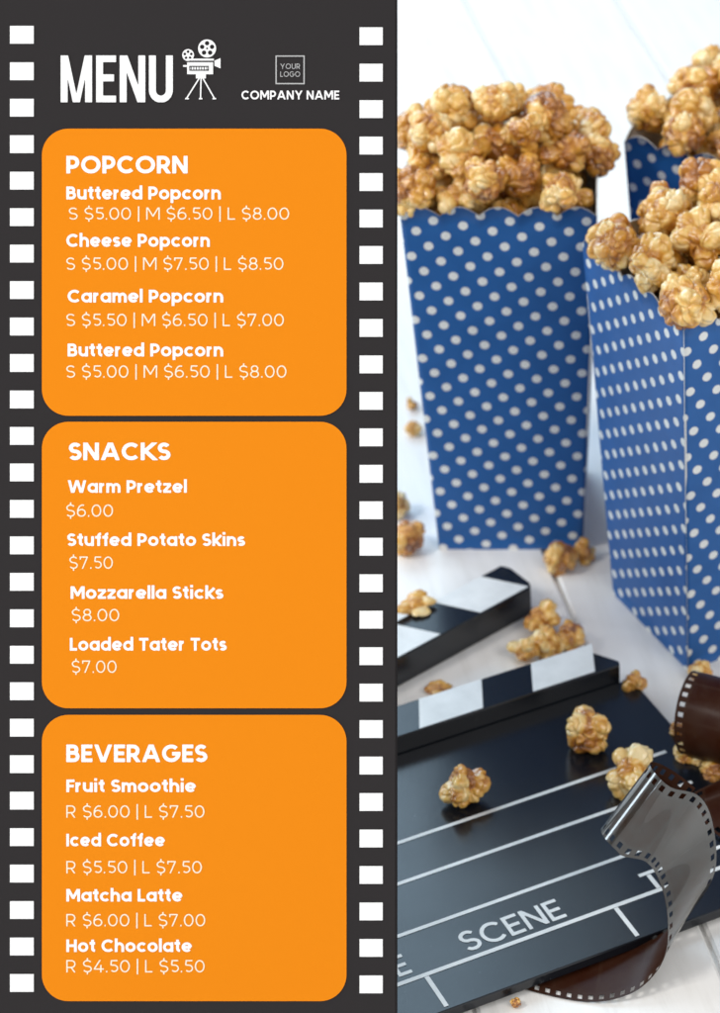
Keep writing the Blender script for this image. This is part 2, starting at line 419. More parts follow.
def board_sheet(name, polys, m, parent, lift):
    """flat printed shapes: polys = (verts in board x,z ; faces)"""
    V, Fc = polys
    return mesh_obj(name, [(x, -lift, z) for x, z in V], Fc, m, parent)

def slab(x0, y0, x1, y1, t0, t1, name, m, parent, bev=0.0):
    a = bl(x0, y1); c = bl(x1, y0)
    bm = bmesh.new()
    bmesh.ops.create_cube(bm, size=1)
    for v in bm.verts:
        v.co = ((a[0] + c[0]) / 2 + v.co.x * (c[0] - a[0]), (t0 + t1) / 2 + v.co.y * (t1 - t0), (a[1] + c[1]) / 2 + v.co.z * (c[1] - a[1]))
    if bev: bmesh.ops.bevel(bm, geom=list(bm.edges), offset=bev, segments=2, affect='EDGES')
    return bm_obj(name, bm, m, parent)
slab(bx0, by0, bx1, BOT, 0, 0.006, 'backing_panel', M_BOARD, board, 0.0004)

def squares(xa, xb, ytop):
    V, Fc = [], []
    i = 0
    while True:
        y = ytop + i * 36.46; i += 1
        if y > 1000: break
        n = len(V); V += [bl(xa, y + 17.8), bl(xb, y + 17.8), bl(xb, y), bl(xa, y)]; Fc.append((n, n + 1, n + 2, n + 3))
    return V, Fc
board_sheet('film_squares', squares(10, 33.8, 26.0), M_WHITE, board, 0.0003)
board_sheet('film_squares', squares(359.6, 382.8, 27.4), M_WHITE, board, 0.0003)

def rounded(x0, y0, x1, y1, r):
    pts = []
    for cx, cy, a in ((x1 - r, y0 + r, 0), (x0 + r, y0 + r, 90), (x0 + r, y1 - r, 180), (x1 - r, y1 - r, 270)):
        for i in range(13):
            th = radians(a + 90 * i / 12); pts.append(bl(cx + r * cos(th), cy - r * sin(th)))
    return pts

def write(txt, x0, x1, base, cap, w, name, m, parent, track=0.13, space=None, res=34, lift=0.0005):
    V, Fc, wd = text_poly(txt, w, res, track, space)
    sx = (x1 - x0) / wd
    board_sheet(name, ([bl(x0 + a * sx, base - b_ * cap) for a, b_ in V], Fc), m, parent, lift)

BOLD, LIGHT = 0.205, 0.088
def heading(t, x0, x1, y0, y1, p): write(t, x0, x1, y1, y1 - y0, 0.215, 'heading', M_WHITE, p, 0.09)
def item(t, x0, x1, y0, y1, p): write(t, x0, x1, y1, y1 - y0, 0.212, 'item_name', M_WHITE, p, 0.085, 0.36)
def price(t, x0, x1, y0, y1, p): write(t, x0, x1, y1, y1 - y0, 0.104, 'price_line', M_CREAM, p, 0.15, 0.37)

sections = [
 ((42, 128.8, 346.6, 415.8), [
   (heading, 'POPCORN', 66.5, 187.8, 156.0, 173.6),
   (item, 'Buttered Popcorn', 66.5, 221, 186.6, 199.6), (price, 'S $5.00 | M $6.50 | L $8.00', 69, 289.3, 207.6, 219.8),
   (item, 'Cheese Popcorn', 66.5, 210, 234.0, 247.0), (price, 'S $5.00 | M $7.50 | L $8.50', 66.5, 283.6, 257.6, 270.0),
   (item, 'Caramel Popcorn', 67.8, 223.4, 289.8, 302.6), (price, 'S $5.50 | M $6.50 | L $7.00', 66.5, 284, 313.8, 326.2),
   (item, 'Buttered Popcorn', 67.8, 223.4, 343.6, 356.6), (price, 'S $5.00 | M $6.50 | L $8.00', 66.5, 286.6, 365.4, 377.8)]),
 ((42, 421.8, 346.6, 708.2), [
   (heading, 'SNACKS', 69, 170.6, 442.6, 460.2),
   (item, 'Warm Pretzel', 68, 187, 480.2, 492.8), (price, '$6.00', 66.5, 113.2, 504.4, 516.8),
   (item, 'Stuffed Potato Skins', 67.4, 245.2, 533.4, 546.0), (price, '$7.50', 69.6, 113, 556.4, 568.8),
   (item, 'Mozzarella Sticks', 70.8, 223.4, 586.2, 598.8), (price, '$8.00', 72, 119.4, 608.8, 621.2),
   (item, 'Loaded Tater Tots', 70, 226.8, 637.8, 650.6), (price, '$7.00', 72, 116.8, 660.4, 672.8)]),
 ((42, 714.8, 346.6, 1001.0), [
   (heading, 'BEVERAGES', 66.5, 207.4, 744.4, 762.0),
   (item, 'Fruit Smoothie', 66.5, 196, 779.4, 792.0), (price, 'R $6.00 | L $7.50', 66.5, 204.6, 805.2, 817.6),
   (item, 'Iced Coffee', 66.5, 165, 833.6, 846.2), (price, 'R $5.50 | L $7.50', 66.5, 202, 860.8, 873.2),
   (item, 'Matcha Latte', 66.5, 182.6, 888.8, 901.4), (price, 'R $6.00 | L $7.00', 66.5, 205.4, 913.8, 926.2),
   (item, 'Hot Chocolate', 66.5, 192, 939.2, 951.8), (price, 'R $4.50 | L $5.50', 66.5, 204.8, 959.8, 972.2)]),
]
for (x0, y0, x1, y1), lines in sections:
    pts = rounded(x0, y0, x1, y1, 26.5)
    sp = board_sheet('price_panel', (pts, [tuple(range(len(pts)))]), M_ORANGE, board, 0.0004)
    for fn, *a in lines: fn(*a, sp)

# title in tall condensed capitals
def menu_title():
    hgt = 46.8; w = 7.0; h = w / 2; H = hgt
    letters = {'M': ([[(h, 0), (h, H)], [(31.5 - h, 0), (31.5 - h, H)], [(h * 1.25, H + 2), (15.3, -2)], [(31.5 - h * 1.25, H + 2), (16.2, -2)]], 31.5),
               'E': ([[(h, 0), (h, H)], [(h, H - h * .9), (20, H - h * .9)], [(h, H / 2 + 1), (18, H / 2 + 1)], [(h, h * .9), (20, h * .9)]], 20),
               'N': ([[(h * .9, 0), (h * .9, H)], [(25 - h * .9, 0), (25 - h * .9, H)], [(h * .95, H + 2), (25 - h * .95, -2)]], 25),
               'U': ([[(h, H), (h, 12)] + arc(12, 12, 12 - h, 12 - h * .9, 180, 360)[1:] + [(24 - h, H)]], 24)}
    V, Fc, x = [], [], 0
    for ch in 'MENU':
        st, wd = letters[ch]
        st, dg = ([q for q in st if abs(q[0][0] - q[1][0]) < 1e-6 or abs(q[0][1] - q[1][1]) < 1e-6], [q for q in st if not (abs(q[0][0] - q[1][0]) < 1e-6 or abs(q[0][1] - q[1][1]) < 1e-6)])
        dw = 6.4 if ch == 'N' else 5.2
        v, f = march(lambda X, Y: np.maximum(np.maximum(np.minimum(sd_strokes(X, Y, st, w), sd_strokes(X, Y, dg, dw)), -Y), Y - H), -2, wd + 2, -2, H + 2, int((wd + 4) * 2), int((H + 4) * 2))
        o = len(V); V += [(a + x, b_) for a, b_ in v]; Fc += [tuple(i + o for i in q) for q in f]; x += wd + 4.0
    sx = (173 - 60.8) / (x - 4.0)
    board_sheet('menu_title', ([bl(60.8 + a * sx, 102.4 - b_) for a, b_ in V], Fc), M_WHITE, board, 0.0004)
menu_title()

def camera_icon():
    """white movie-camera pictogram, y up, pixels"""
    def box(X, Y, x0, y0, x1, y1): return np.maximum(np.maximum(x0 - X, X - x1), np.maximum(y0 - Y, Y - y1))
    def circ(X, Y, x, y, r): return np.hypot(X - x, Y - y) - r
    def fn(X, Y):
        Y = 100 - Y                                       # to image-like y: icon spans 40..100
        Yi = Y
        D = circ(X, Yi, 207.2, 48.6, 9.0)                  # big reel
        for a in range(5):
            th = radians(-90 + 72 * a); D = np.maximum(D, -circ(X, Yi, 207.2 + 5.2 * cos(th), 48.6 + 5.2 * sin(th), 2.2))
        D = np.maximum(D, -circ(X, Yi, 207.2, 48.6, 1.0))
        r2 = circ(X, Yi, 188.2, 55.2, 5.9)
        for a in range(5):
            th = radians(-90 + 72 * a); r2 = np.maximum(r2, -circ(X, Yi, 188.2 + 3.4 * cos(th), 55.2 + 3.4 * sin(th), 1.35))
        D = np.minimum(D, r2)
        D = np.minimum(D, box(X, Yi, 186.5, 58.8, 214.0, 60.8))
        body = box(X, Yi, 187.2, 62.4, 213.2, 74.4)
        body = np.maximum(body, -box(X, Yi, 189.4, 66.0, 209.0, 71.0))
        D = np.minimum(D, body)
        inner = box(X, Yi, 190.4, 67.2, 208.0, 69.8)
        inner = np.maximum(inner, -(np.abs(((X - 190) % 2.6) - 1.3) - 0.42))
        D = np.minimum(D, inner)
        D = np.minimum(D, box(X, Yi, 183.2, 65.2, 188.0, 67.0))
        hood = np.maximum(np.maximum(214.6 - X, X - 220.6), np.abs(Yi - 63.4) - (2.6 + (X - 214.6) * .42))
        D = np.minimum(D, hood)
        D = np.minimum(D, box(X, Yi, 196.0, 74.0, 206.0, 78.6))
        D = np.minimum(D, sd_strokes(X, Yi, [[(200.2, 77), (186.6, 98.6)], [(201.2, 77), (200.6, 98.6)], [(202.2, 77), (214.6, 98.6)]], 1.35))
        D = np.minimum(D, sd_strokes(X, Yi, [[(185.2, 98.8), (189.0, 98.8)], [(199, 98.8), (202.4, 98.8)], [(212.6, 98.8), (216.2, 98.8)]], 1.4))
        return D
    v, f = march(fn, 181, 223, -2, 62, 42 * 5, 64 * 5)
    board_sheet('camera_pictogram', ([bl(a, 100 - b_) for a, b_ in v], f), M_WHITE, board, 0.0004)
camera_icon()

def logo():
    x0, y0, x1, y1 = 275.6, 55.6, 304.8, 84.4; t_ = 1.25
    o = [bl(x0, y0), bl(x1, y0), bl(x1, y1), bl(x0, y1), bl(x0 + t_, y0 + t_), bl(x1 - t_, y0 + t_), bl(x1 - t_, y1 - t_), bl(x0 + t_, y1 - t_)]
    m, _, _ = mat('board_grey_print', (0.42, 0.42, 0.42), 1.0, 0.0)
    fr = board_sheet('logo_frame', (o, [(0, 1, 5, 4), (1, 2, 6, 5), (2, 3, 7, 6), (3, 0, 4, 7)]), m, board, 0.0004)
    write('YOUR', 280.4, 300.2, 69.2, 5.4, 0.13, 'logo_text', m, fr, 0.16)
    write('LOGO', 280.4, 300.2, 77.0, 5.4, 0.13, 'logo_text', m, fr, 0.16)
logo()
write('COMPANY NAME', 241.6, 339.4, 99.6, 8.9, 0.19, 'company_name', M_WHITE, board, 0.12, 0.34, lift=0.0004)
# easel leg behind the board, hinged to its back
def strut():
    Mi = board.matrix_basis.inverted()
    top = Vector((-0.155 - board.location.x + board.location.x * 0, 0, 0))
    p0 = Mi @ Vector((-0.252, 0, 0)); x = p0.x
    a = Vector((x, 0.0062, 0.27))
    ft = Mi @ Vector((-0.252, 1.16, 0.0015))
    d = (ft - a).normalized(); n = Vector((1, 0, 0)).cross(d) * 0.0022; s = Vector((0.009, 0, 0))
    V = [a - s - n, a + s - n, a + s + n, a - s + n, ft - s - n, ft + s - n, ft + s + n, ft - s + n]
    mesh_obj('easel_leg', V, [(0, 1, 2, 3), (7, 6, 5, 4), (0, 4, 5, 1), (1, 5, 6, 2), (2, 6, 7, 3), (3, 7, 4, 0)], M_STRUT, board)
strut()

# ------------------------------------------------------------------ popcorn boxes
BA, BB, BH = 0.0735, 0.0925, 0.20                        # bottom side, top side, height
def panel_mesh(name, seed):
    """one trapezoid wall of the box, facing -y, centre of the base at the origin; wavy rim"""
    nx, nz = 40, 24; th = 0.0006
    rnd = random.Random(seed); ph = rnd.random() * 7; du, dv = rnd.random() * 0.02, rnd.random() * 0.02
    V, UV = [], []
    slant = sqrt(BH ** 2 + ((BB - BA) / 2) ** 2)
    for lay in (0, 1):
        for j in range(nz + 1):
            for i in range(nx + 1):
                u = i / nx * 2 - 1
                rim = 0.0048 * (abs(sin(pi * 5.0 * i / nx)) - 0.55)
                z = (BH + rim) * j / nz; f = z / BH
                hw = (BA + (BB - BA) * f) / 2
                bow = 0.0011 * (1 - u * u) * sin(pi * min(f, 1)) + 0.0004 * noise.noise(Vector((u * 1.7 + ph, f * 3, seed)))
                V.append((u * (hw - 0.00003), -hw - bow + lay * th, z))
                UV.append((u * hw + du, z * slant / BH + dv))
    n = (nx + 1) * (nz + 1); Fc, mi = [], []
    for j in range(nz):
        for i in range(nx):
            a = j * (nx + 1) + i
            Fc.append((a, a + 1, a + nx + 2, a + nx + 1)); mi.append(0)
            Fc.append((n + a, n + a + nx + 1, n + a + nx + 2, n + a + 1)); mi.append(1)
    def strip(a, b_):
        Fc.append((a, b_, b_ + n, a + n)); mi.append(1)
    for i in range(nx):
        a = nz * (nx + 1) + i; strip(a + 1, a); strip(i, i + 1)
    for j in range(nz):
        strip(j * (nx + 1), (j + 1) * (nx + 1)) ; strip((j + 1) * (nx + 1) + nx, j * (nx + 1) + nx)
    me = bpy.data.meshes.new(name); me.from_pydata(V, [], Fc); me.materials.append(M_DOTS); me.materials.append(M_CARD)
    me.polygons.foreach_set('material_index', mi); me.polygons.foreach_set('use_smooth', [True] * len(Fc))
    uvl = me.uv_layers.new(name='UVMap')
    for l in me.loops: uvl.data[l.index].uv = UV[l.vertex_index]
    me.update(); return me

def make_box(loc, yaw, label, seed):
    r = empty('popcorn_box', loc, (0, 0, yaw)); tag(r, label, 'popcorn box', 'blue polka-dot popcorn boxes')
    for q in range(4):
        o = bpy.data.objects.new('side_panel', panel_mesh('side_panel', seed * 10 + q)); C.objects.link(o)
        o.parent = r; o.rotation_euler = (0, 0, q * pi / 2)
    a = BA / 2 - 0.0008
    bm_obj('base_panel', prism_bm([(-a, -a), (a, -a), (a, a), (-a, a)], 0.0002, 0.001), M_CARD, r)
    zt = BH - 0.034; a = (BA + (BB - BA) * zt / BH) / 2 - 0.0016
    bm_obj('inner_tray', prism_bm([(-a, -a), (a, -a), (a, a), (-a, a)], zt - 0.001, zt), M_CARD, r)
    return r

cA = (at(438, 550) + at(584, 549)) / 2 + Vector((0, BA / 2, 0))
q0 = at(688, 671); an = radians(120); u_ = Vector((cos(an), sin(an), 0)); v_ = Vector((u_.y, -u_.x, 0))
cB = q0 + (u_ + v_) * BA / 2
pC = at(624, 137, BH); u3 = Vector((cos(radians(-29)), sin(radians(-29)), 0)); w3 = Vector((-u3.y, u3.x, 0))
cC = pC + (u3 + w3) * BB / 2; cC.z = 0
boxes = [
 (make_box(cA, 0.0, 'blue polka-dot popcorn box facing squarely, behind the open striped clapper stick', 1), 'caramel popcorn heaped in the square-on blue box behind the open clapper stick', 'popcorn heaped in the square-on box'),
 (make_box(cB, radians(30), 'nearest blue polka-dot popcorn box, turned corner-on, with popcorn spilling over its rim', 2), 'caramel popcorn heaped over the rim of the nearest, corner-on blue box', 'popcorn heaped in the corner-on box'),
 (make_box(cC, radians(-29), 'blurred blue polka-dot popcorn box at the back, mostly hidden behind the corner-on box', 3), 'blurred caramel popcorn heaped in the farthest blue box at the back', 'popcorn heaped in the farthest box'),
]

# ------------------------------------------------------------------ popcorn
def popcorn_mesh(seed, kind):
    rnd = random.Random(seed)
    bm = bmesh.new(); bmesh.ops.create_icosphere(bm, subdivisions=6, radius=1)
    D = np.array([v.co[:] for v in bm.verts])
    D /= np.linalg.norm(D, axis=1)[:, None]
    E_ = np.array([[v.index for v in e.verts] for e in bm.edges])
    deg = np.bincount(E_.ravel(), minlength=len(D))
    def smooth(A, k, n):
        for _ in range(n):
            B = np.zeros_like(A); np.add.at(B, E_[:, 0], A[E_[:, 1]]); np.add.at(B, E_[:, 1], A[E_[:, 0]])
            A = A * (1 - k) + k * B / (deg[:, None] if A.ndim == 2 else deg)
        return A
    def rdir():
        while True:
            v = np.array([rnd.uniform(-1, 1) for _ in range(3)]); n = np.linalg.norm(v)
            if 0.1 < n < 1: return v / n
    lobes = []
    if kind == 'ball':                                   # round, tightly packed folds
        core = 0.74
        for _ in range(rnd.randint(9, 13)):
            lobes.append((rdir() * rnd.uniform(0.42, 0.58), rnd.uniform(0.34, 0.46), rnd.random()))
        amp = (0.21, 0.034)
    else:                                                # opened-out piece with a few proud lobes
        core = 0.56; ax = rdir()
        for _ in range(rnd.randint(8, 11)):
            d = rdir(); d = d + ax * (0.35 * np.dot(d, ax)); d /= np.linalg.norm(d)
            lobes.append((d * rnd.uniform(0.42, 0.74), rnd.uniform(0.27, 0.42), rnd.random()))
        amp = (0.18, 0.04)
    Rr = np.full(len(D), core); car = np.full(len(D), 0.70)
    for c, r, g in lobes:
        b_ = D @ c; dist2 = np.maximum(c @ c - b_ * b_, 0)
        t_ = np.where(b_ > 0, b_ + np.sqrt(np.maximum(r * r - dist2, 0)), 0)
        t_ = np.maximum(t_, np.where(b_ > 0, b_ * np.exp(-((np.sqrt(dist2) / (r * 1.1)) ** 4)), 0))
        win = t_ > Rr
        Rr = np.where(win, t_, Rr); car = np.where(win, 0.16 + 0.50 * g, car)
    P = smooth(D * Rr[:, None], 0.6, 5); car = smooth(car, 0.5, 4)
    s = Vector((seed * 3.1, seed * 1.7, seed * 0.6)); out = np.zeros_like(P)
    for i in range(len(P)):
        p = Vector(P[i]); n_ = Vector(D[i])
        q = p + 0.22 * noise.noise_vector(p * 1.9 + s) + 0.06 * noise.noise_vector(p * 5 + s)
        d1 = noise.voronoi(q * 1.75 + s)[0]; d2 = noise.voronoi(q * 4.0 - s)[0]
        e1 = min(1.0, (d1[1] - d1[0]) * 1.9); e2 = min(1.0, (d2[1] - d2[0]) * 1.9)
        f1 = sqrt(e1 * (2 - e1)); f2 = sqrt(e2 * (2 - e2))          # pillows with sharp creases between
        out[i] = p + n_ * (amp[0] * (f1 - 0.8) + amp[1] * (f2 - 0.8) + 0.012 * noise.noise(p * 11 + s))
        car[i] += 0.30 * noise.noise(q * 1.6 - s) + 0.22 * noise.noise(q * 4.2 + s) + 0.12 * (0.6 - f1)
    out = smooth(out, 0.4, 1)
    for i, v in enumerate(bm.verts): v.co = out[i]
    me = bpy.data.meshes.new('popcorn'); bm.to_mesh(me); bm.free()
    ext = float(np.percentile(np.linalg.norm(out, axis=1), 97))
    for v in me.vertices: v.co /= ext                    # about unit half-size
    me.polygons.foreach_set('use_smooth', [True] * len(me.polygons))
    a = me.attributes.new('caramel', 'FLOAT', 'POINT'); a.data.foreach_set('value', car.astype(np.float32))
    me.materials.append(M_POP); me.update(); return me
POP = [popcorn_mesh(i + 1, 'ball') for i in range(9)] + [popcorn_mesh(i + 40, 'flake') for i in range(9)]

def popcorn(loc, r, label, group=None, seed=0, kind=None, squash=1.0):
    rnd = random.Random(seed)
    me = POP[kind] if kind is not None else POP[rnd.randrange(9) if rnd.random() < 0.6 else 9 + rnd.randrange(9)]
    o = bpy.data.objects.new('popcorn', me); C.objects.link(o)
    o.location = loc; o.rotation_euler = (rnd.uniform(0, 6.3), rnd.uniform(0, 6.3), rnd.uniform(0, 6.3))
    o.scale = (r, r, r * squash)
    tag(o, label, 'popcorn', group)
    return o

def heap(box, label, group, seed, top, rmin, rmax, n, px0=0.0, spill=()):
    """drop pieces one by one into the box mouth, each settling at the lowest free spot of a few tries"""
    rnd = random.Random(seed); placed = []
    base = BH - 0.034
    for _ in range(n):
        r = rnd.uniform(rmin, rmax); pk = r * 0.86; best = None
        for _t in range(240):
            x, y = rnd.uniform(-.05, .05), rnd.uniform(-.05, .05)
            z = base + pk
            for (a, b_, c_, q) in placed:
                d2 = (x - a) ** 2 + (y - b_) ** 2; s = (pk + q) * 0.93
                if d2 < s * s: z = max(z, c_ + sqrt(s * s - d2))
            lim = (BA + (BB - BA) * min(1, z / BH)) / 2 - (pk * 1.18 if z < BH else max(pk * 0.1, pk * 1.18 - (z - BH + 0.002) * 1.3)) - max(0, z - BH - 0.010) * 0.8
            if abs(x) > lim or abs(y) > lim: continue
            if z + r * 0.5 > BH + top * (1.08 - 0.42 * ((x - px0) ** 2 + y * y) / 0.0022): continue
            key = z + 0.03 * hypot(x, y)
            if best is None or key < best[0]: best = (key, x, y, z)
        if best is None: continue
        _, x, y, z = best; placed.append((x, y, z, pk))
    for (x, y, z, r) in spill: placed.append((x, y, z, r * 0.86))
    M = Matrix.Translation(box.location) @ Matrix.Rotation(box.rotation_euler.z, 4, 'Z')
    for i, (x, y, z, pk) in enumerate(placed):
        popcorn(M @ Vector((x, y, z)), pk / 0.86, label, group, seed * 1000 + i)
heap(*boxes[0], 11, 0.036, 0.0115, 0.0150, 170, -0.008)
heap(*boxes[1], 12, 0.033, 0.0125, 0.0162, 150)
heap(*boxes[2], 13, 0.023, 0.0122, 0.0158, 150)

ZS = 0.0072                                               # top of the slate
loose = [  # px, py of the centre, half-size in m, resting height, mesh, label
 (464, 783, .0118, ZS, 10, 'knobbly caramel popcorn sitting alone on the black slate, left of two others'),
 (587, 731, .0120, ZS, 2, 'round caramel popcorn on the black slate, nearest the striped stick'),
 (631, 772, .0138, ZS, 12, 'caramel popcorn on the slate half hidden behind the curled silver film'),
 (541, 619, .0104, 0, 11, 'open-flaked caramel popcorn at the top of the clump between the two striped sticks'),
 (571, 636, .0086, 0, 4, 'rounded caramel popcorn at the right of the clump between both striped sticks'),
 (525, 651, .0092, 0, 13, 'darker caramel popcorn at the left of the clump between the two striped sticks'),
 (548, 644, .0092, 0, 5, 'caramel popcorn in the middle front of the clump between the two striped sticks'),
 (634, 685, .0082, 0, 14, 'small caramel popcorn on the table beside the tip of the attached striped stick'),
 (408, 538, .0106, 0, 1, 'large caramel popcorn on the table by the menu board, left of the square-on box'),
 (396, 506, .0084, 0, 6, 'caramel popcorn half hidden by the menu board, behind the larger piece on the table'),
 (560, 557, .0098, 0, 3, 'rounded caramel popcorn against the lower right corner of the square-on box'),
 (584, 552, .0072, 0, 15, 'smaller caramel popcorn right of the rounded piece at the square-on box corner'),
 (414, 604, .0085, .0168, 16, 'flat caramel popcorn flake lying on top of the open striped stick'),
 (437, 688, .0050, 0, 7, 'small brown caramel nugget on the table in the gap between the striped sticks'),
 (700, 672, .0062, 0, 8, 'small caramel popcorn piece at the foot of the corner-on box'),
 (690, 757, .0086, 0, 0, 'caramel popcorn in the clump right of the slate, lowest left piece'),
 (711, 748, .0090, 0, 17, 'caramel popcorn in the clump right of the slate, beneath the brown film loop'),
 (716, 775, .0080, 0, 4, 'caramel popcorn in the clump right of the slate, lowest at the picture edge'),
 (683, 733, .0072, 0, 9, 'caramel popcorn in the clump right of the slate, topmost against the slate edge'),
 (413, 428, .0052, 0, 5, 'blurred popcorn crumb on the table left of the square-on box, lower one'),
 (411, 404, .0042, 0, 12, 'tiny blurred popcorn crumb on the table left of the square-on box, upper of two'),
 (516, 1003, .0026, 0, 6, 'tiny caramel crumb on the table below the bottom edge of the slate'),
]
for i, (px, py, r, z, kd, lb) in enumerate(loose):
    sq = 0.5 if 'flake lying' in lb or 'nugget' in lb else 1.0
    p = at(px, py, z + r * 0.78 * sq)
    o = popcorn(p, r, lb, None, 500 + i, kd, sq)
    if sq < 1: o.rotation_euler = (0.1, 0.05, 0.4); o.scale.x *= 1.5

# ------------------------------------------------------------------ clapperboard
SA = radians(28.3)
eL = Vector((cos(SA), sin(SA), 0)); eT = Vector((-sin(SA), cos(SA), 0))
ZST = 0.0172                                              # top of the sticks
slate_o = at(621, 666, ZST); slate_o.z = 0                # near right top corner of the attached stick
clap = empty('clapperboard', slate_o, (0, 0, SA)); tag(clap, 'black film clapperboard lying open with striped sticks and white SCENE lettering', 'clapperboard')
def sl(px, py, h): 
    d = at(px, py, h) - slate_o; return (d.dot(eL), d.dot(eT))
STW = 0.0225
slate_h, slate_w = -(sl(463, 1006, ZS)[1] + sl(619, 945, ZS)[1]) / 2, 0.288
bm_obj('slate', prism_bm([(-slate_w + .006, -slate_h), (.006, -slate_h), (.006, .0008), (-slate_w + .006, .0008)], 0.0022, ZS, 0.0006), M_BLACK, clap)
tip = 0.011
st = bm_obj('fixed_stick', prism_bm([(-slate_w + .006, 0.0010), (0, .0010), (.0012, .004), (-tip, STW), (-slate_w + .006, STW)], 0.0012, ZST, 0.0007), M_BLACK, clap)
def stripes(fr_, parent, z, y0, y1, sl_, name='white_stripes'):
    for a, b_ in fr_:
        mesh_obj('white_stripe', [(a, y0, z), (b_, y0, z), (b_ + sl_, y1, z), (a + sl_, y1, z)], [(0, 1, 2, 3)], M_CLAPW, parent)
# stripe bounds measured along the near edge of the attached stick
e = [sl(x, y, ZST)[0] for x, y in ((596, 673), (534, 693), (486, 712), (422, 732))]
pitch = (e[0] - e[3]) / 3 * 1.0
fr_ = [(e[1], e[0]), (e[3], e[2])] + [(e[3] - pitch * (2 * n + 2), e[3] - pitch * (2 * n + 1)) for n in range(3)]
bk = sl(592, 644, ZST)
stripes(fr_, st, ZST + 0.0002, .0018, STW - .0006, bk[0] - e[0])
# open stick, hinged at the far left end
UA = atan2((at(534, 585, ZST) - at(397, 659, ZST)).y, (at(534, 585, ZST) - at(397, 659, ZST)).x)
uo = at(534, 585, ZST); uo.z = 0
up = empty('hinge_pivot', (0, 0, 0)); bpy.data.objects.remove(up)
Lu = 0.285
ust = bm_obj('open_stick', prism_bm([(-Lu, 0), (-.002, 0), (0, .003), (.0015, .019), (-.0005, .024), (-Lu, .024)], 0.0006, ZST, 0.0007), M_BLACK, clap)
loc = uo - slate_o
ust.location = (loc.dot(eL), loc.dot(eT), 0); ust.rotation_euler = (0, 0, UA - SA)
def ul(px, py):
    d = at(px, py, ZST) - uo; a = Vector((cos(UA), sin(UA), 0)); return d.dot(a)
f_ = [ul(529, 587), ul(481, 613), ul(440, 634)]
b0 = ul(487, 573); pitch = (f_[0] - f_[2]) / 2
stripes([(f_[1], f_[0])] + [(f_[2] - pitch * (2 * n + 1), f_[2] - pitch * 2 * n) for n in range(4)], ust, ZST + 0.0002, .0007, .0234, b0 - f_[0] - .0042)
# hinge plate and rivets at the joint
hg = Vector((-slate_w + .014, 0.012, 0))
bm = bmesh.new(); bmesh.ops.create_cone(bm, cap_ends=True, segments=20, radius1=.006, radius2=.005, depth=.004)
h_o = bm_obj('hinge_bolt', bm, M_STEEL, clap, False); h_o.location = (hg.x, hg.y, ZST + .002)

# white printed lines and words on the slate
ZL = ZS + 0.0002
def line(p0, p1, w=0.0022, m=None):
    a = Vector(sl(*p0, ZL)); c = Vector(sl(*p1, ZL)); d = (c - a).normalized(); n = Vector((-d.y, d.x)) * w / 2
    return [a + n, c + n, c - n, a - n]
def along(px, py, s0, s1, w=0.0020):
    """line parallel to the slate through a pixel from s0 to s1 (slate coordinates)"""
    t_ = sl(px, py, ZL)[1]; return [Vector((s0, t_ - w / 2)), Vector((s1, t_ - w / 2)), Vector((s1, t_ + w / 2)), Vector((s0, t_ + w / 2))]
s_left, s_right = -slate_w + .018, -0.006
quads = []
sA = sl(610, 770, ZL)[0]
for (x, y, a, c) in ((500, 808, s_left, s_right), (533, 837, s_left, s_right), (508, 897, s_left, s_right)):
    quads.append((along(x, y, a, c), 0))
rule_t = sl(540, 933, ZL)[1]
quads.append(([Vector((s_left, rule_t - .0011)), Vector((s_right, rule_t - .0011)), Vector((s_right, rule_t + .0011)), Vector((s_left, rule_t + .0011))], 0))
bot_t = -slate_h + 0.002
for px, py in ((427, 977), (616, 908)):
    s = sl(px, py, ZL)[0]; quads.append(([Vector((s - .001, bot_t)), Vector((s + .001, bot_t)), Vector((s + .001, rule_t - .0013)), Vector((s - .001, rule_t - .0013))], 1))
s, top_t = sl(647, 873, ZL)
quads.append(([Vector((s - .004, top_t - .001)), Vector((s_right, top_t - .001)), Vector((s_right, top_t + .001)), Vector((s - .004, top_t + .001))], 0))
quads.append(([Vector((s - .001, rule_t + .0013)), Vector((s + .001, rule_t + .0013)), Vector((s + .001, top_t - .0013)), Vector((s - .001, top_t - .0013))], 1))
V, Fc = [], []
for q, _k in quads:
    n = len(V); V += [(v.x, v.y, ZL) for v in q]; Fc.append((n, n + 1, n + 2, n + 3))
slate_parent = clap
mesh_obj('ruled_lines', V, Fc, M_CLAPW, clap)
def slate_text(txt, s0, s1, t0, cap):
    P, Fc, wd = text_poly(txt, 0.15, 40, 0.12)
    k_ = (s1 - s0) / wd
    mesh_obj('slate_word', [(s0 + x * k_, t0 + y * cap, ZL) for x, y in P], Fc, M_CLAPW, clap)
a = sl(470, 955, ZL); c = sl(568, 917, ZL)
slate_text('SCENE', a[0], c[0], rule_t + 0.0038, 0.0125)
e_end = sl(413, 972, ZL)[0]
slate_text('E', e_end - .0062, e_end, rule_t + 0.0038, 0.0125)

# ------------------------------------------------------------------ film strip
def spline(P, n):
    out = []
    Q = [P[0] * 2 - P[1]] + P + [P[-1] * 2 - P[-2]]
    for i in range(1, len(Q) - 2):
        for j in range(n):
            t_ = j / n; p0, p1, p2, p3 = Q[i - 1], Q[i], Q[i + 1], Q[i + 2]
            out.append(0.5 * ((p1 * 2) + (p2 - p0) * t_ + (p0 * 2 - p1 * 5 + p2 * 4 - p3) * t_ ** 2 + (p1 * 3 - p0 - p2 * 3 + p3) * t_ ** 3))
    out.append(P[-1]); return out

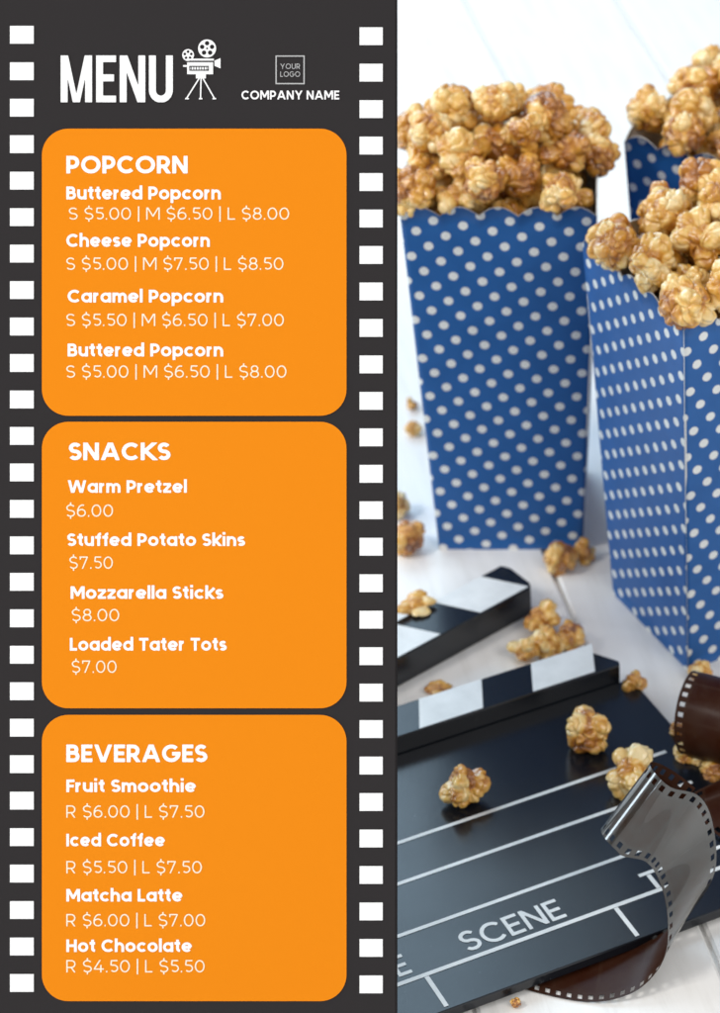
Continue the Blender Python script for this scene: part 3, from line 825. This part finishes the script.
def ribbon(name, near, off, parent, flip=False, n=14, mats=None):
    """film of constant 35 mm width: near-edge points and directions across"""
    A = spline(near, n); O = spline(off, n); W_ = 0.035; nu = 8; th = 0.00014
    V, UV, Fc, mi = [], [], [], []
    dist = 0.0; ctr = None; rows = []
    for i in range(len(A)):
        o = O[i].normalized()
        c_ = A[i] + o * W_ / 2
        if ctr is not None: dist += (c_ - ctr).length
        ctr = c_; rows.append((A[i], o, dist))
    for lay in (0, 1):
        for i, (a_, o, d_) in enumerate(rows):
            t_ = (rows[min(i + 1, len(rows) - 1)][0] + rows[min(i + 1, len(rows) - 1)][1] * W_ / 2) - (rows[max(i - 1, 0)][0] + rows[max(i - 1, 0)][1] * W_ / 2)
            nn = t_.cross(o).normalized()
            for j in range(nu + 1):
                V.append(a_ + o * W_ * j / nu + nn * (th * lay)); UV.append((j / nu, d_))
    N = len(rows) * (nu + 1)
    for lay in (0, 1):
        for i in range(len(rows) - 1):
            for j in range(nu):
                a_ = lay * N + i * (nu + 1) + j; q = (a_, a_ + 1, a_ + nu + 2, a_ + nu + 1)
                Fc.append(q if lay == 0 else q[::-1]); mi.append(lay if not flip else 1 - lay)
    o = mesh_obj(name, V, Fc, mats or [M_FILM_OUT, M_FILM_IN], parent, True, mi)
    uvl = o.data.uv_layers.new(name='UVMap')
    for l in o.data.loops: uvl.data[l.index].uv = UV[l.vertex_index]
    return o

def cf(dx, dy, dz):                                       # direction given right / up in the picture / away, to world
    return (R_ * dx + U_ * dy + F_ * dz).normalized()
base = at(640, 985)
film = empty('film_strip', (0, 0, 0)); tag(film, 'curled silver-grey and brown film strip looping over the right end of the clapperboard', 'film strip')
def dep(x, y, h): return (CAMH - h) / (sin(PITCH) + (y - PY) / FPX * cos(PITCH))
Zc = dep(655, 872, .046)
near = [at(470, 972, .0008), at(535, 992, .0008), at(590, 1002, .001), at(630, 994, .004), at(655, 974, .010), at(667, 948, .021), at(667, 910, .033),
        at(659, 880, .042), at_depth(646, 862, Zc - .0035)]
# the free end rolls up round an axis running up and to the right
_ax = cf(.57, .78, -.14); _e = R_ * -.8 + U_ * .6; _n = _e.cross(_ax).normalized()
if _n.dot(F_) > 0: _n = -_n
_e = _ax.cross(_n).normalized()
if _e.dot(R_) > 0: _e = -_e
_cc, _rr = at_depth(630, 850, Zc + .0105), .0150
for _ph in (6, 22, 40, 60, 84, 110, 140, 175, 210):
    near.append(_cc + _e * (sin(radians(_ph)) * _rr) + _n * (cos(radians(_ph)) * _rr))
off = [Vector((.05, 1, 0)), Vector((.05, 1, 0)), Vector((.08, 1, 0)), Vector((.16, 1, -.02)), cf(.24, .48, .80), cf(.34, .36, .80), cf(.58, .36, .72),
       cf(.64, .55, .48), cf(.61, .73, .16)] + [cf(.59, .79, -.03)] + [_ax] * 8
near = [Vector(v) for v in near]; off = [v.normalized() for v in off]
film_bot = near[0].copy()
ribbon('film_curl', near, off, film)
# second loop of the same film at the right, brown outside
axis = Vector((.90, -.42, .03)).normalized()
ctr = at(681, 709, .0235); rad = .0178
b1 = axis.cross(Vector((0, 0, 1))).normalized(); b2 = b1.cross(axis)   # b1 points towards the viewer, b2 up
near2, off2 = [], []
for i in range(17):
    th = radians(200 - i * 20.5); rr = rad * (1 + 0.012 * i)
    near2.append(ctr + b1 * cos(th) * rr + b2 * sin(th) * rr + axis * 0.0006 * i); off2.append(axis.copy())
for p, o in ((at(702, 806, .0125), Vector((1, .3, 0))), (at(712, 842, .0105), Vector((1, .25, 0))), (at(745, 880, .010), Vector((.8, .6, 0)))):
    pass
ribbon('film_loop', near2, off2, film, flip=False)
tail = [at(694, 792, .0165), at(697, 806, .0105), at(706, 824, .0092), at(722, 838, .0088), at(750, 850, .0088)]
toff = [Vector((.9, .42, .2)), Vector((.88, .47, .1)), Vector((.8, .6, 0)), Vector((.6, .8, 0)), Vector((.4, .9, 0))]
ribbon('film_tail', tail, [v.normalized() for v in toff], film, flip=False)
# origin of the film at its base
b0_ = Vector((base.x, base.y, 0)); film.location = b0_
for ch in film.children: ch.location = -b0_
